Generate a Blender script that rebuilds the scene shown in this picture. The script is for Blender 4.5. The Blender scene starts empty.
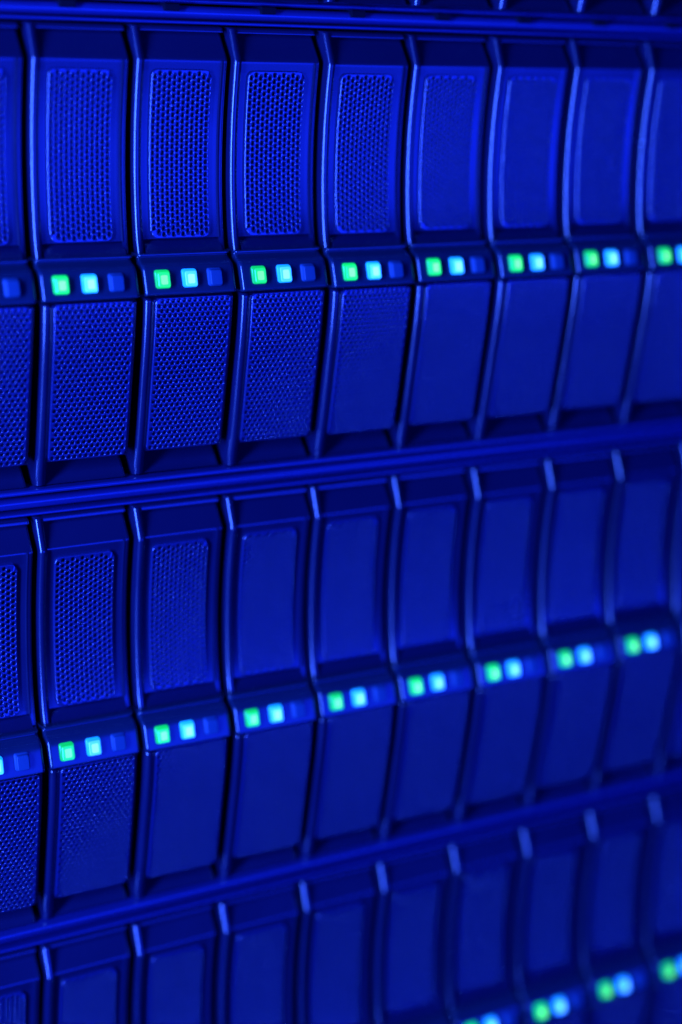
import bpy, bmesh, math, random
random.seed(7)
C = bpy.context.scene.collection
S = 0.001                       # everything below is written in millimetres
PITCH, ROW = 28.0, 126.8        # spacing of the carriers and of the shelves
V3 = lambda x, y, z: (x*S, y*S, z*S)

# ------------------------------------------------------------------ materials
def plastic(name, col, rough, spec=0.5, bump=0.10, wear=0.06, coat=0.0):
    m = bpy.data.materials.new(name); m.use_nodes = True
    nt = m.node_tree; b = nt.nodes['Principled BSDF']
    b.inputs['Specular IOR Level'].default_value = spec
    b.inputs['Coat Weight'].default_value = coat
    b.inputs['Coat Roughness'].default_value = 0.14
    tc = nt.nodes.new('ShaderNodeTexCoord')
    oi = nt.nodes.new('ShaderNodeObjectInfo')
    n1 = nt.nodes.new('ShaderNodeTexNoise'); n1.inputs['Scale'].default_value = 55; n1.inputs['Detail'].default_value = 5
    n1.noise_dimensions = '4D'
    mr = nt.nodes.new('ShaderNodeMath'); mr.operation = 'MULTIPLY'; mr.inputs[1].default_value = 31
    nt.links.new(oi.outputs['Random'], mr.inputs[0]); nt.links.new(mr.outputs[0], n1.inputs['W'])
    nt.links.new(tc.outputs['Object'], n1.inputs['Vector'])
    mx = nt.nodes.new('ShaderNodeMix'); mx.data_type = 'RGBA'
    mx.inputs['A'].default_value = (*[c*(1-wear*2) for c in col], 1)
    mx.inputs['B'].default_value = (*[min(1, c*(1+wear*2)) for c in col], 1)
    nt.links.new(n1.outputs['Fac'], mx.inputs['Factor']); nt.links.new(mx.outputs['Result'], b.inputs['Base Color'])
    rr = nt.nodes.new('ShaderNodeMapRange'); rr.inputs['To Min'].default_value = rough-0.07; rr.inputs['To Max'].default_value = rough+0.07
    nt.links.new(n1.outputs['Fac'], rr.inputs['Value']); nt.links.new(rr.outputs['Result'], b.inputs['Roughness'])
    n2 = nt.nodes.new('ShaderNodeTexNoise'); n2.inputs['Scale'].default_value = 2600; n2.inputs['Detail'].default_value = 2
    nt.links.new(tc.outputs['Object'], n2.inputs['Vector'])
    bp = nt.nodes.new('ShaderNodeBump'); bp.inputs['Strength'].default_value = bump; bp.inputs['Distance'].default_value = 0.00008
    nt.links.new(n2.outputs['Fac'], bp.inputs['Height']); nt.links.new(bp.outputs['Normal'], b.inputs['Normal'])
    return m

def glow(name, base, emit, strength):
    m = bpy.data.materials.new(name); m.use_nodes = True
    b = m.node_tree.nodes['Principled BSDF']
    b.inputs['Base Color'].default_value = (*base, 1); b.inputs['Roughness'].default_value = 0.3
    b.inputs['Emission Color'].default_value = (*emit, 1)
    nt = m.node_tree; oi = nt.nodes.new('ShaderNodeObjectInfo'); mr = nt.nodes.new('ShaderNodeMapRange')     # no two lamps are quite equally bright
    mr.inputs['To Min'].default_value = strength*0.82; mr.inputs['To Max'].default_value = strength*1.18
    nt.links.new(oi.outputs['Random'], mr.inputs['Value']); nt.links.new(mr.outputs['Result'], b.inputs['Emission Strength'])
    return m

M_BODY  = plastic('carrier_plastic', (0.006, 0.008, 0.040), 0.25, 1.0, bump=0.015)
M_GRILL = plastic('grille_plastic', (0.008, 0.014, 0.085), 0.22, 1.0, bump=0.03, coat=0.8)
M_PANEL = plastic('smoked_panel_plastic', (0.007, 0.018, 0.050), 0.22, 0.8, bump=0.03)
M_SHELF = plastic('shelf_paint', (0.010, 0.018, 0.13), 0.27, 1.0, bump=0.05)
M_DARK  = plastic('inner_dark_metal', (0.006, 0.012, 0.10), 0.55, 0.3)
M_CATCH = plastic('black_rubber', (0.003, 0.004, 0.012), 0.7, 0.08)
M_GREEN = glow('green_lens', (0.02, 0.2, 0.03), (0.002, 1.0, 0.17), 0.7)
M_GCORE = glow('green_lens_front', (0.05, 0.2, 0.04), (0.01, 1.0, 0.22), 1.05)
M_GHOT  = glow('green_lens_centre', (0.1, 0.3, 0.05), (0.15, 1.0, 0.30), 1.6)
M_CYAN  = glow('cyan_lens', (0.05, 0.3, 0.5), (0.004, 0.30, 1.0), 1.3)
M_CCORE = glow('cyan_lens_front', (0.3, 0.5, 0.6), (0.015, 0.19, 1.0), 3.4)
M_CHOT  = glow('cyan_lens_centre', (0.3, 0.5, 0.6), (0.08, 0.30, 1.0), 4.0)
M_OFF   = plastic('unlit_lens', (0.012, 0.06, 0.16), 0.55, 0.3, bump=0.0)
M_OFF2  = plastic('unlit_lens_front', (0.012, 0.06, 0.15), 0.55, 0.3, bump=0.0)

# ------------------------------------------------------------------ helpers
def interp(tab, z):
    tab = sorted(tab)
    if z <= tab[0][0]: return tab[0][1]
    if z >= tab[-1][0]: return tab[-1][1]
    n = len(tab)                                   # Catmull-Rom through the table
    for i in range(n-1):
        if tab[i][0] <= z <= tab[i+1][0]:
            (x0, y0), (x1, y1) = tab[i], tab[i+1]
            def sl(k):
                if k == 0: return (tab[1][1]-tab[0][1])/(tab[1][0]-tab[0][0])
                if k == n-1: return (tab[-1][1]-tab[-2][1])/(tab[-1][0]-tab[-2][0])
                return (tab[k+1][1]-tab[k-1][1])/(tab[k+1][0]-tab[k-1][0])
            h = x1-x0; t = (z-x0)/h
            return ((2*t**3-3*t*t+1)*y0 + (t**3-2*t*t+t)*h*sl(i) + (-2*t**3+3*t*t)*y1 + (t**3-t*t)*h*sl(i+1))

def link(name, me, parent=None):
    o = bpy.data.objects.new(name, me); C.objects.link(o)
    if parent: o.parent = parent
    return o

def finish(me, sharp=38):
    bm = bmesh.new(); bm.from_mesh(me)
    bmesh.ops.recalc_face_normals(bm, faces=bm.faces)
    for f in bm.faces: f.smooth = True
    for e in bm.edges:
        if len(e.link_faces) == 2 and e.calc_face_angle(0) > math.radians(sharp): e.smooth = False
    bm.to_mesh(me); bm.free()

def mesh(name, verts, faces, mats, mi=None, sharp=38):
    me = bpy.data.meshes.new(name)
    me.from_pydata([V3(*v) for v in verts], [], faces)
    for m in (mats if isinstance(mats, (list, tuple)) else [mats]): me.materials.append(m)
    if mi: me.polygons.foreach_set('material_index', mi)
    me.update(); finish(me, sharp); return me

def loft(name, stations, mat, sharp=38):
    """stations: list of cross-sections (lists of (x,y,z)), all of one length"""
    n = len(stations[0]); vs = [p for s in stations for p in s]; fs = []
    for i in range(len(stations)-1):
        for j in range(n-1):
            a = i*n+j; fs.append((a, a+1, a+n+1, a+n))
    return mesh(name, vs, fs, mat, sharp=sharp)

def prism(name, prof, x0, x1, mat, sharp=38):
    """closed (y,z) outline swept along x"""
    n = len(prof); vs = [(x0, y, z) for y, z in prof]+[(x1, y, z) for y, z in prof]
    fs = [(i, (i+1) % n, n+(i+1) % n, n+i) for i in range(n)]+[tuple(range(n)), tuple(range(2*n-1, n-1, -1))]
    return mesh(name, vs, fs, mat, sharp=sharp)

def rounded(y0, y1, z0, z1, r, k=6):
    out = []
    for cy, cz, a0 in ((y1-r, z1-r, 0), (y0+r, z1-r, 90), (y0+r, z0+r, 180), (y1-r, z0+r, 270)):
        for i in range(k+1):
            a = math.radians(a0+90*i/k); out.append((cy+r*math.cos(a), cz+r*math.sin(a)))
    return out

# ------------------------------------------------------------------ drive carrier: front curves (z -> y, -y is towards the viewer)
P_UP  = [(5.0, 7.6), (9, 8.7), (16, 9.7), (26, 10.3), (37, 10.1), (45, 9.4), (51, 8.6), (54.8, 8.0)]
P_LOW = [(-54.5, 9.0), (-48, 7.6), (-38, 5.8), (-27, 4.0), (-17, 2.4), (-10, 1.6), (-6, 1.3)]
def p_up(z): return interp(P_UP, z) if z <= 54.8 else 8.0+(z-54.8)*0.42
def p_low(z): return interp(P_LOW, z)
MU = dict(x0=0.9, x1=17.6, z0=9.6, z1=52.3, r=1.6)      # upper grille outline
ML = dict(x0=-1.3, x1=20.1, z0=-47.0, z1=-5.2, r=1.1)   # lower grille outline

def section(p, z, face, pocket=None, rim=1.5, right=22.2, left=-3.85, rr=1.05, ridge=True, floor=None, wall=True):
    """outline from the back of the left wall, over the rounded rib, across the face, to the back of the right wall"""
    pts = [(left, 46), (left, p+12), (left, p+rr+1.2)]
    for i in range(9):
        a = math.radians(180-90*i/8)
        pts.append((left+rr+rr*math.cos(a), p+rr-rr*math.sin(a)))
    xr = left+rr
    f = p+face
    pts += [(xr+0.55, p+0.10), (xr+0.95, p+min(0.45, face)), (xr+1.15, p+face*0.8), (xr+1.5, f)]
    fl = f if floor is None else floor
    xa, xb = (pocket if pocket else (xr+2.4, right-3.4))
    pk = f if not pocket else f+0.25
    if floor is not None: pk = floor
    pts += [(xr+1.62, fl), (xa-0.02, fl if floor is not None else f), (xa, pk), (xb, pk), (xb+0.02, fl if floor is not None else f)]
    rg = 0.22 if (ridge and floor is None) else 0.0
    e = right
    if floor is None:
        pts += [(e-1.95, f), (e-1.75, f-rg*0.5), (e-1.5, f-rg), (e-1.25, f-rg*0.6), (e-1.0, f-0.05)]
    else:
        pts += [(e-1.32, fl), (e-1.31, fl), (e-1.3, (fl+f)/2), (e-1.29, f), (e-1.0, f-0.05)] if wall else [(e-1.6, fl), (e-1.4, fl), (e-1.2, fl), (e-1.1, fl), (e-1.0, fl)]
        if not wall: f = fl
    pts += [(e-0.55, f-0.02), (e-0.22, f+0.25), (e-0.05, f+0.255), (e, f+1.6), (e, p+12), (e, 46)]
    return [(x, y, z) for x, y in pts]

def upper_faceplate():
    st = []
    F = 1.35
    pk = (MU['x0']+0.55, MU['x1']-0.55)
    def add(z, zz=None, **k): st.append(section(k.pop('p', p_up(z)), z if zz is None else zz, k.pop('face', F), **k))
    s0 = section(p_up(63.3)+2.5, 63.55, 1.0, floor=None, ridge=False); add(63.55, p=44, face=F, ridge=False)
    st.append(s0)
    add(63.3, p=p_up(63.3)+0.6, face=0.7, ridge=False)
    add(62.9, face=0.7, ridge=False); add(62.3, face=0.75, ridge=False); add(62.0, face=0.9, ridge=False)
    for z in (61.9, 60.5, 59, 57.5, 56, 55.45): add(z, floor=9.4+(z-55.4)*0.72, ridge=False, wall=False)
    for z in (55.35, 55.15): add(z, face=F-0.05, ridge=False)
    for z in (54.8, 54.3, 53.5, 52.6, 51.9): add(z)
    z = 51.88
    while z > 10.2:
        add(z, pocket=pk); z -= 1.6
    add(10.1, pocket=pk)
    for z in (10.08, 9.5, 9.2): add(z)
    for z in (9.15, 8.5, 7.8, 7.0, 6.2, 5.4): add(z, floor=7.2+(z-5.4)*1.15, ridge=False)
    add(4.8, face=F, ridge=False)
    add(4.8, p=44, ridge=False)
    return loft('upper_faceplate', st, M_BODY, 32)

def lower_faceplate():
    st = []
    F = 0.75
    pk = (ML['x0']+0.4, ML['x1']-0.5)
    K = dict(right=21.2, left=-4.5, rr=1.25, ridge=False)
    def add(z, **k):
        kk = dict(K); kk.update(k); st.append(section(kk.pop('p', p_low(z)), z, kk.pop('face', F), **kk))
    add(-4.55, p=44); add(-4.6, p=p_low(-6)+2.2); add(-4.75, p=p_low(-6)+1.0); add(-5.1, p=p_low(-6)+0.35); add(-5.6); add(-6.0)
    z = -6.1
    while z > -46.4:
        add(z, pocket=pk); z -= 1.6
    add(-46.4, pocket=pk)
    for z in (-46.42, -47.0, -47.3): add(z)
    for z in (-47.32, -49, -51, -52.5, -53.5): add(z, floor=p_low(z)+1.0+(z+53.6)*1.15, wall=False)
    add(-53.7); add(-53.95, p=p_low(-54.5)+0.3); add(-54.15, p=p_low(-54.5)+1.2); add(-54.2, p=44)
    return loft('lower_faceplate', st, M_BODY, 32)

def status_panel():
    prof = [(5.85, 44), (5.85, 7.2), (6.1, 6.4), (6.18, 5.2), (6.1, 4.75), (5.9, 4.5), (5.68, 4.5), (5.5, 4.75), (5.42, 5.2), (5.3, 5.7), (4.95, 5.6), (4.3, 4.6), (3.8, 3.4), (3.3, 2.5), (2.8, 2.0), (2.3, 1.75), (1.6, 1.47), (0.8, 1.2), (0.0, 0.92), (-0.8, 0.65), (-2.0, 0.25), (-3.2, -0.15), (-3.75, -0.25), (-4.1, 0.0), (-4.28, 0.6), (-4.3, 2.2), (-4.3, 44)]
    st = []
    for z, y in prof:
        x0, x1 = -5.0, 21.4
        s = [(x0, 46), (x0, y+2.0), (x0, y+0.9)]
        for i in range(1, 6):
            a = math.radians(180-90*i/5); s.append((x0+0.9+0.9*math.cos(a), y+0.9-0.9*math.sin(a)))
        s += [(x0+1.1, y), (x0+1.3, y), (x1-3.0, y), (x1-2.8, y)]
        for i in range(0, 7):
            a = math.radians(90-90*i/6); s.append((x1-1.3+1.3*math.cos(a), y+1.3-1.3*math.sin(a)))
        s += [(x1, y+3), (x1, 46)]
        st.append([(a, b, z) for a, b in s])
    return loft('status_panel', st, M_PANEL, 40)

def indicator(x, mats):
    """tapered lens block standing out of the panel, its front a brighter face"""
    def ring(hx, hz, y, r, dz=0.0):
        out = []
        for cx, cz, a0 in ((hx-r, hz-r, 0), (-hx+r, hz-r, 90), (-hx+r, -hz+r, 180), (hx-r, -hz+r, 270)):
            for i in range(5):
                a = math.radians(a0+90*i/4); zz = cz+r*math.sin(a)+dz; out.append((x+cx+r*math.cos(a), y+0.35+0.28*zz, zz))
        return out
    rings = [ring(2.08, 2.3, 3.2, 0.7), ring(2.08, 2.3, 0.2, 0.7), ring(1.95, 2.15, 0.0, 0.6), ring(1.75, 2.0, -0.1, 0.5), ring(1.66, 1.9, -0.75, 0.45), ring(1.5, 1.74, -0.9, 0.4), ring(0.95, 1.15, -0.93, 0.35)]
    n = len(rings[0]); vs = [p for r in rings for p in r]; fs = []; mi = []
    for i in range(len(rings)-1):
        for j in range(n):
            fs.append((i*n+j, i*n+(j+1) % n, (i+1)*n+(j+1) % n, (i+1)*n+j)); mi.append(1 if i >= 4 else 0)
    fs.append(tuple(range((len(rings)-1)*n, len(rings)*n))); mi.append(2)
    return mesh('indicator_light', vs, fs, mats, mi, sharp=30)

def grille(name, g, pf, mode, a=1.575, hole=0.575, off=0.62, mat=None):
    """perforated plate: hexagonal packing of round holes, bent to the front curve pf"""
    x0, x1, z0, z1, r = g['x0'], g['x1'], g['z0'], g['z1'], g['r']
    W, H = x1-x0, z1-z0
    U, Vv = (H, W) if mode == 'col' else (W, H)         # u runs along a row of holes
    nj = int((Vv-0.1)/(a*0.866)); b = (Vv-0.10)/nj; ni = int((U-0.55)/a-0.2); au = (U-0.10)/(ni+0.5)
    verts = []; faces = []; keymap = {}; outer = set(); edgecount = {}
    def to_xz(u, v): return (x0+v, z0+u) if mode == 'col' else (x0+u, z0+v)
    def inside(x, z, m):
        dx = max(x0+r-x, 0, x-(x1-r)); dz = max(z0+r-z, 0, z-(z1-r))
        return not (dx > 0 and dz > 0 and math.hypot(dx, dz) > r-m)
    def vert(x, z, d): verts.append([x, z, d]); return len(verts)-1
    for j in range(nj):
        for i in range(ni+(0)):
            u = 0.05+au*(i+0.5+(0.5 if j % 2 else 0.0)); v = 0.05+b*(j+0.5)
            x, z = to_xz(u, v)
            if not inside(x, z, 0.55): continue
            ring = []
            for k in range(12):
                t = math.radians(30*k)
                if k % 2: du, dv = au/math.sqrt(3)*math.cos(t)*(1.0), b/0.866/math.sqrt(3)*math.sin(t)
                else: du, dv = au/2*math.cos(t), b/0.866/2*math.sin(t)
                px, pz = to_xz(u+du, v+dv); key = (round(px*60), round(pz*60)); hit = None
                for ax in (-1, 0, 1):
                    for az in (-1, 0, 1):
                        if hit is None: hit = keymap.get((key[0]+ax, key[1]+az))
                if hit is None:
                    hit = keymap[key] = vert(px, pz, -0.09 if k % 2 else 0.0)
                ring.append(hit)
            prev = ring
            hh = hole*random.uniform(0.96, 1.04)
            for rad, d in ((hh+0.09, 0.0), (hh+0.045, 0.03), (hh+0.01, 0.1), (hh-0.02, 0.25), (hh-0.03, 0.7)):
                cur = []
                for k in range(12):
                    t = math.radians(30*k); px, pz = to_xz(u+rad*math.cos(t), v+rad*math.sin(t)); cur.append(vert(px, pz, d))
                for k in range(12): faces.append((prev[k], prev[(k+1) % 12], cur[(k+1) % 12], cur[k]))
                prev = cur
            for k in range(12):
                e = tuple(sorted((ring[k], ring[(k+1) % 12]))); edgecount[e] = edgecount.get(e, 0)+1
    bedges = [e for e, c in edgecount.items() if c == 1]
    bset = {v for e in bedges for v in e}
    nrm = {}
    for vi in bset:                                        # snap the zigzag border out to the rounded rectangle
        x, z, d = verts[vi]
        cx = min(max(x, x0+r), x1-r); cz = min(max(z, z0+r), z1-r)
        dx, dz = x-cx, z-cz
        if dx and dz:
            l = math.hypot(dx, dz); nx, nz = dx/l, dz/l; x, z = cx+nx*r, cz+nz*r
        else:
            ds = [(x-x0, -1, 0), (x1-x, 1, 0), (z-z0, 0, -1), (z1-z, 0, 1)]; q = min(ds); nx, nz = q[1], q[2]
            if nx: x = x0 if nx < 0 else x1
            else: z = z0 if nz < 0 else z1
        verts[vi] = [x, z, 0.0]; nrm[vi] = (nx, nz)
    last = {v: v for v in bset}
    for out, d in ((0.07, 0.03), (0.15, 0.11), (0.2, 0.24), (0.22, 0.45), (0.22, 1.2)):
        cur = {v: vert(verts[v][0]+nrm[v][0]*out, verts[v][1]+nrm[v][1]*out, d) for v in bset}
        for (p, q) in bedges: faces.append((last[p], last[q], cur[q], cur[p]))
        last = cur
    vs = [(x, pf(z)+off+d, z) for x, z, d in verts]
    return mesh(name, vs, faces, mat or M_GRILL, sharp=60)

def drive_block():
    vs = []; fs = []
    for x0, x1, y0, y1, z0, z1 in ((-3.5, 19.8, 17.5, 45, -52, 61),):
        k = len(vs)
        vs += [(x, y, z) for x in (x0, x1) for y in (y0, y1) for z in (z0, z1)]
        fs += [tuple(k+i for i in f) for f in ((0, 1, 3, 2), (4, 6, 7, 5), (0, 4, 5, 1), (2, 3, 7, 6), (0, 2, 6, 4), (1, 5, 7, 3))]
    me = mesh('drive_body', vs, fs, M_DARK)
    bm = bmesh.new(); bm.from_mesh(me); bmesh.ops.bevel(bm, geom=bm.edges[:], offset=0.8*S, segments=2, affect='EDGES'); bm.to_mesh(me); bm.free()
    return me

def make_carrier():
    t = bpy.data.objects.new('drive_carrier', None); C.objects.link(t); t.empty_display_size = 0.01
    link('upper_faceplate', upper_faceplate(), t)
    link('lower_faceplate', lower_faceplate(), t)
    link('vent_grille', grille('upper_vent_grille', MU, p_up, 'col', off=0.5), t)
    link('vent_grille', grille('lower_vent_grille', ML, p_low, 'row', off=0.1, a=1.5, hole=0.55), t)
    link('drive_body', drive_block(), t)
    sp = link('status_panel', status_panel(), t)
    for x, mats, lab in ((0, (M_GREEN, M_GCORE, M_GHOT), 'lit green square light'), (7.7, (M_CYAN, M_CCORE, M_CHOT), 'lit cyan square light'), (15.0, (M_OFF, M_OFF2, M_OFF2), 'unlit dark blue square light')):
        o = link('indicator_light', indicator(x, mats), sp); o['label'] = lab
    return t

def copy_tree(o, parent=None):
    c = o.copy(); C.objects.link(c)
    if parent: c.parent = parent
    for ch in list(o.children): copy_tree(ch, c)
    return c

# ------------------------------------------------------------------ place the carriers, one by one
ORD = ['first', 'second', 'third', 'fourth', 'fifth', 'sixth', 'seventh', 'eighth', 'ninth', 'tenth', 'eleventh']
ROWS = [  # row, columns, z, words, group
    (0, range(-1, 9), ROW-2.2, None, 'drive carriers in the cut-off top shelf'),
    (1, range(-1, 9), 0.0, 'upper full row', 'drive carriers in the upper full row'),
    (2, range(-1, 10), -ROW, 'middle row', 'drive carriers in the middle row'),
    (3, range(-1, 10), -2*ROW, 'bottom row', 'drive carriers in the bottom row')]
proto = make_carrier(); used = False
for row, cols, z, words, group in ROWS:
    for n, c in enumerate(cols):
        o = copy_tree(proto) if used else proto
        used = True
        o.location = V3(c*PITCH+random.uniform(-.15, .15), random.uniform(-.55, .55), z+random.uniform(-.2, .2))
        o.rotation_euler = (random.uniform(-.005, .005), random.uniform(-.002, .002), random.uniform(-.009, .009))
        o['category'] = 'drive carrier'; o['group'] = group
        if row == 0:
            o['label'] = 'blue drive carrier above the notched top bar, %s from the left, only its bottom showing' % ORD[n]
        elif c == -1:
            o['label'] = 'blue perforated drive carrier cut off by the left edge, leftmost in the %s' % words
        else:
            o['label'] = 'blue perforated drive carrier with green and cyan lights, %s from the left, %s' % (ORD[n], words)

# ------------------------------------------------------------------ the shelves that hold them
XL, XR = -2.25*PITCH, 10.6*PITCH
SH = {0: ('dark blue storage shelf cut off by the top edge, only its bottom ledge showing'),
      1: ('upper blue storage shelf below the notched bar, holding the sharpest row of drives'),
      2: ('middle blue storage shelf holding the second full row of blurred drives'),
      3: ('lowest blue storage shelf holding the most blurred row of drives')}
for row, z in ((0, ROW-2.2), (1, 0.0), (2, -ROW), (3, -2*ROW)):
    t = bpy.data.objects.new('storage_shelf', None); C.objects.link(t); t.empty_display_size = 0.02
    t.location = V3(0, 0, z); t['label'] = SH[row]; t['category'] = 'shelf'; t['group'] = 'storage shelves stacked in the rack'
    # rounded front bar above the bays, and the thin lip under it
    link('front_bar', prism('front_bar', rounded(14.6, 24, 65.2, 68.5, 1.62, 8), XL, XR, M_SHELF), t)
    link('top_lip', prism('top_lip', rounded(12.6, 44, 63.95, 64.75, 0.35, 4), XL, XR, M_SHELF), t)
    link('bar_web', prism('bar_web', rounded(19.5, 44, 64.77, 68.2, 0.2, 2), XL, XR, M_DARK), t)
    link('bottom_ledge', prism('bottom_ledge', rounded(16.5 if row == 0 else 6.8, 44, -55.5, -54.25, 0.6, 4), XL, XR, M_SHELF), t)
    link('back_panel', prism('back_panel', rounded(47, 49, -57.9, 68.3, 0.3, 2), XL, XR, M_DARK), t)
    if row == 0:
        for c in range(-1, 9):
            x = c*PITCH+8.2+random.uniform(-.5, .5)
            link('catch', prism('catch', rounded(13.4, 24, -57.5, -55.6, 0.4, 3), x-2.0, x+2.0, M_CATCH), t)

# ------------------------------------------------------------------ light: a blue lamp low at the left, an added front fill, dim blue surroundings
w = bpy.data.worlds.new('World'); bpy.context.scene.world = w; w.use_nodes = True
bg = w.node_tree.nodes['Background']; bg.inputs['Color'].default_value = (0.0, 0.006, 1.0, 1); bg.inputs['Strength'].default_value = 0.020
from mathutils import Vector, Matrix
def area(name, loc, aim, sx, sy, power, col):
    l = bpy.data.lights.new(name, 'AREA'); l.shape = 'RECTANGLE'; l.size = sx*S; l.size_y = sy*S; l.energy = power; l.color = col
    o = bpy.data.objects.new(name, l); C.objects.link(o); o.location = V3(*loc)
    d = Vector(V3(*aim))-o.location; o.rotation_euler = d.to_track_quat('-Z', 'Y').to_euler()
area('blue_side_lamp', (-600, -330, 50), (60, 0, 0), 100, 560, 40.0, (0.036, 0.115, 1.0))
area('blue_front_fill', (330, -740, -40), (80, 0, 0), 760, 300, 6.8, (0.004, 0.02, 1.0))  # added soft fill, not a real source; its reflection gives front faces their sheen

# ------------------------------------------------------------------ camera
yaw, pitch, roll = 0.5335, 0.2709, 0.0300
F_PX = 1716.2
cd = bpy.data.cameras.new('camera'); cam = bpy.data.objects.new('camera', cd); C.objects.link(cam)
cd.sensor_fit = 'VERTICAL'; cd.sensor_height = 36; cd.sensor_width = 24; cd.lens = F_PX/1024*36
fwd = Vector((math.sin(yaw)*math.cos(pitch), math.cos(yaw)*math.cos(pitch), -math.sin(pitch)))
r0 = Vector((math.cos(yaw), -math.sin(yaw), 0)); u0 = r0.cross(fwd)
right = math.cos(roll)*r0+math.sin(roll)*u0; up = -math.sin(roll)*r0+math.cos(roll)*u0
m = Matrix((right, up, -fwd)).transposed().to_4x4(); m.translation = Vector(V3(-156.4, -405.84, 62.34))
cam.matrix_world = m
cd.clip_start = 0.01; cd.clip_end = 50
cd.dof.use_dof = True; cd.dof.focus_distance = 0.454; cd.dof.aperture_fstop = 3.9; cd.dof.aperture_blades = 0
sc = bpy.context.scene; sc.camera = cam
sc.view_settings.view_transform = 'Standard'; sc.view_settings.look = 'None'; sc.view_settings.exposure = 0; sc.view_settings.gamma = 1
sc.view_settings.use_curve_mapping = False
sc.render.engine = 'CYCLES'
sc.cycles.use_denoising = True
sc.cycles.sample_clamp_indirect = 4
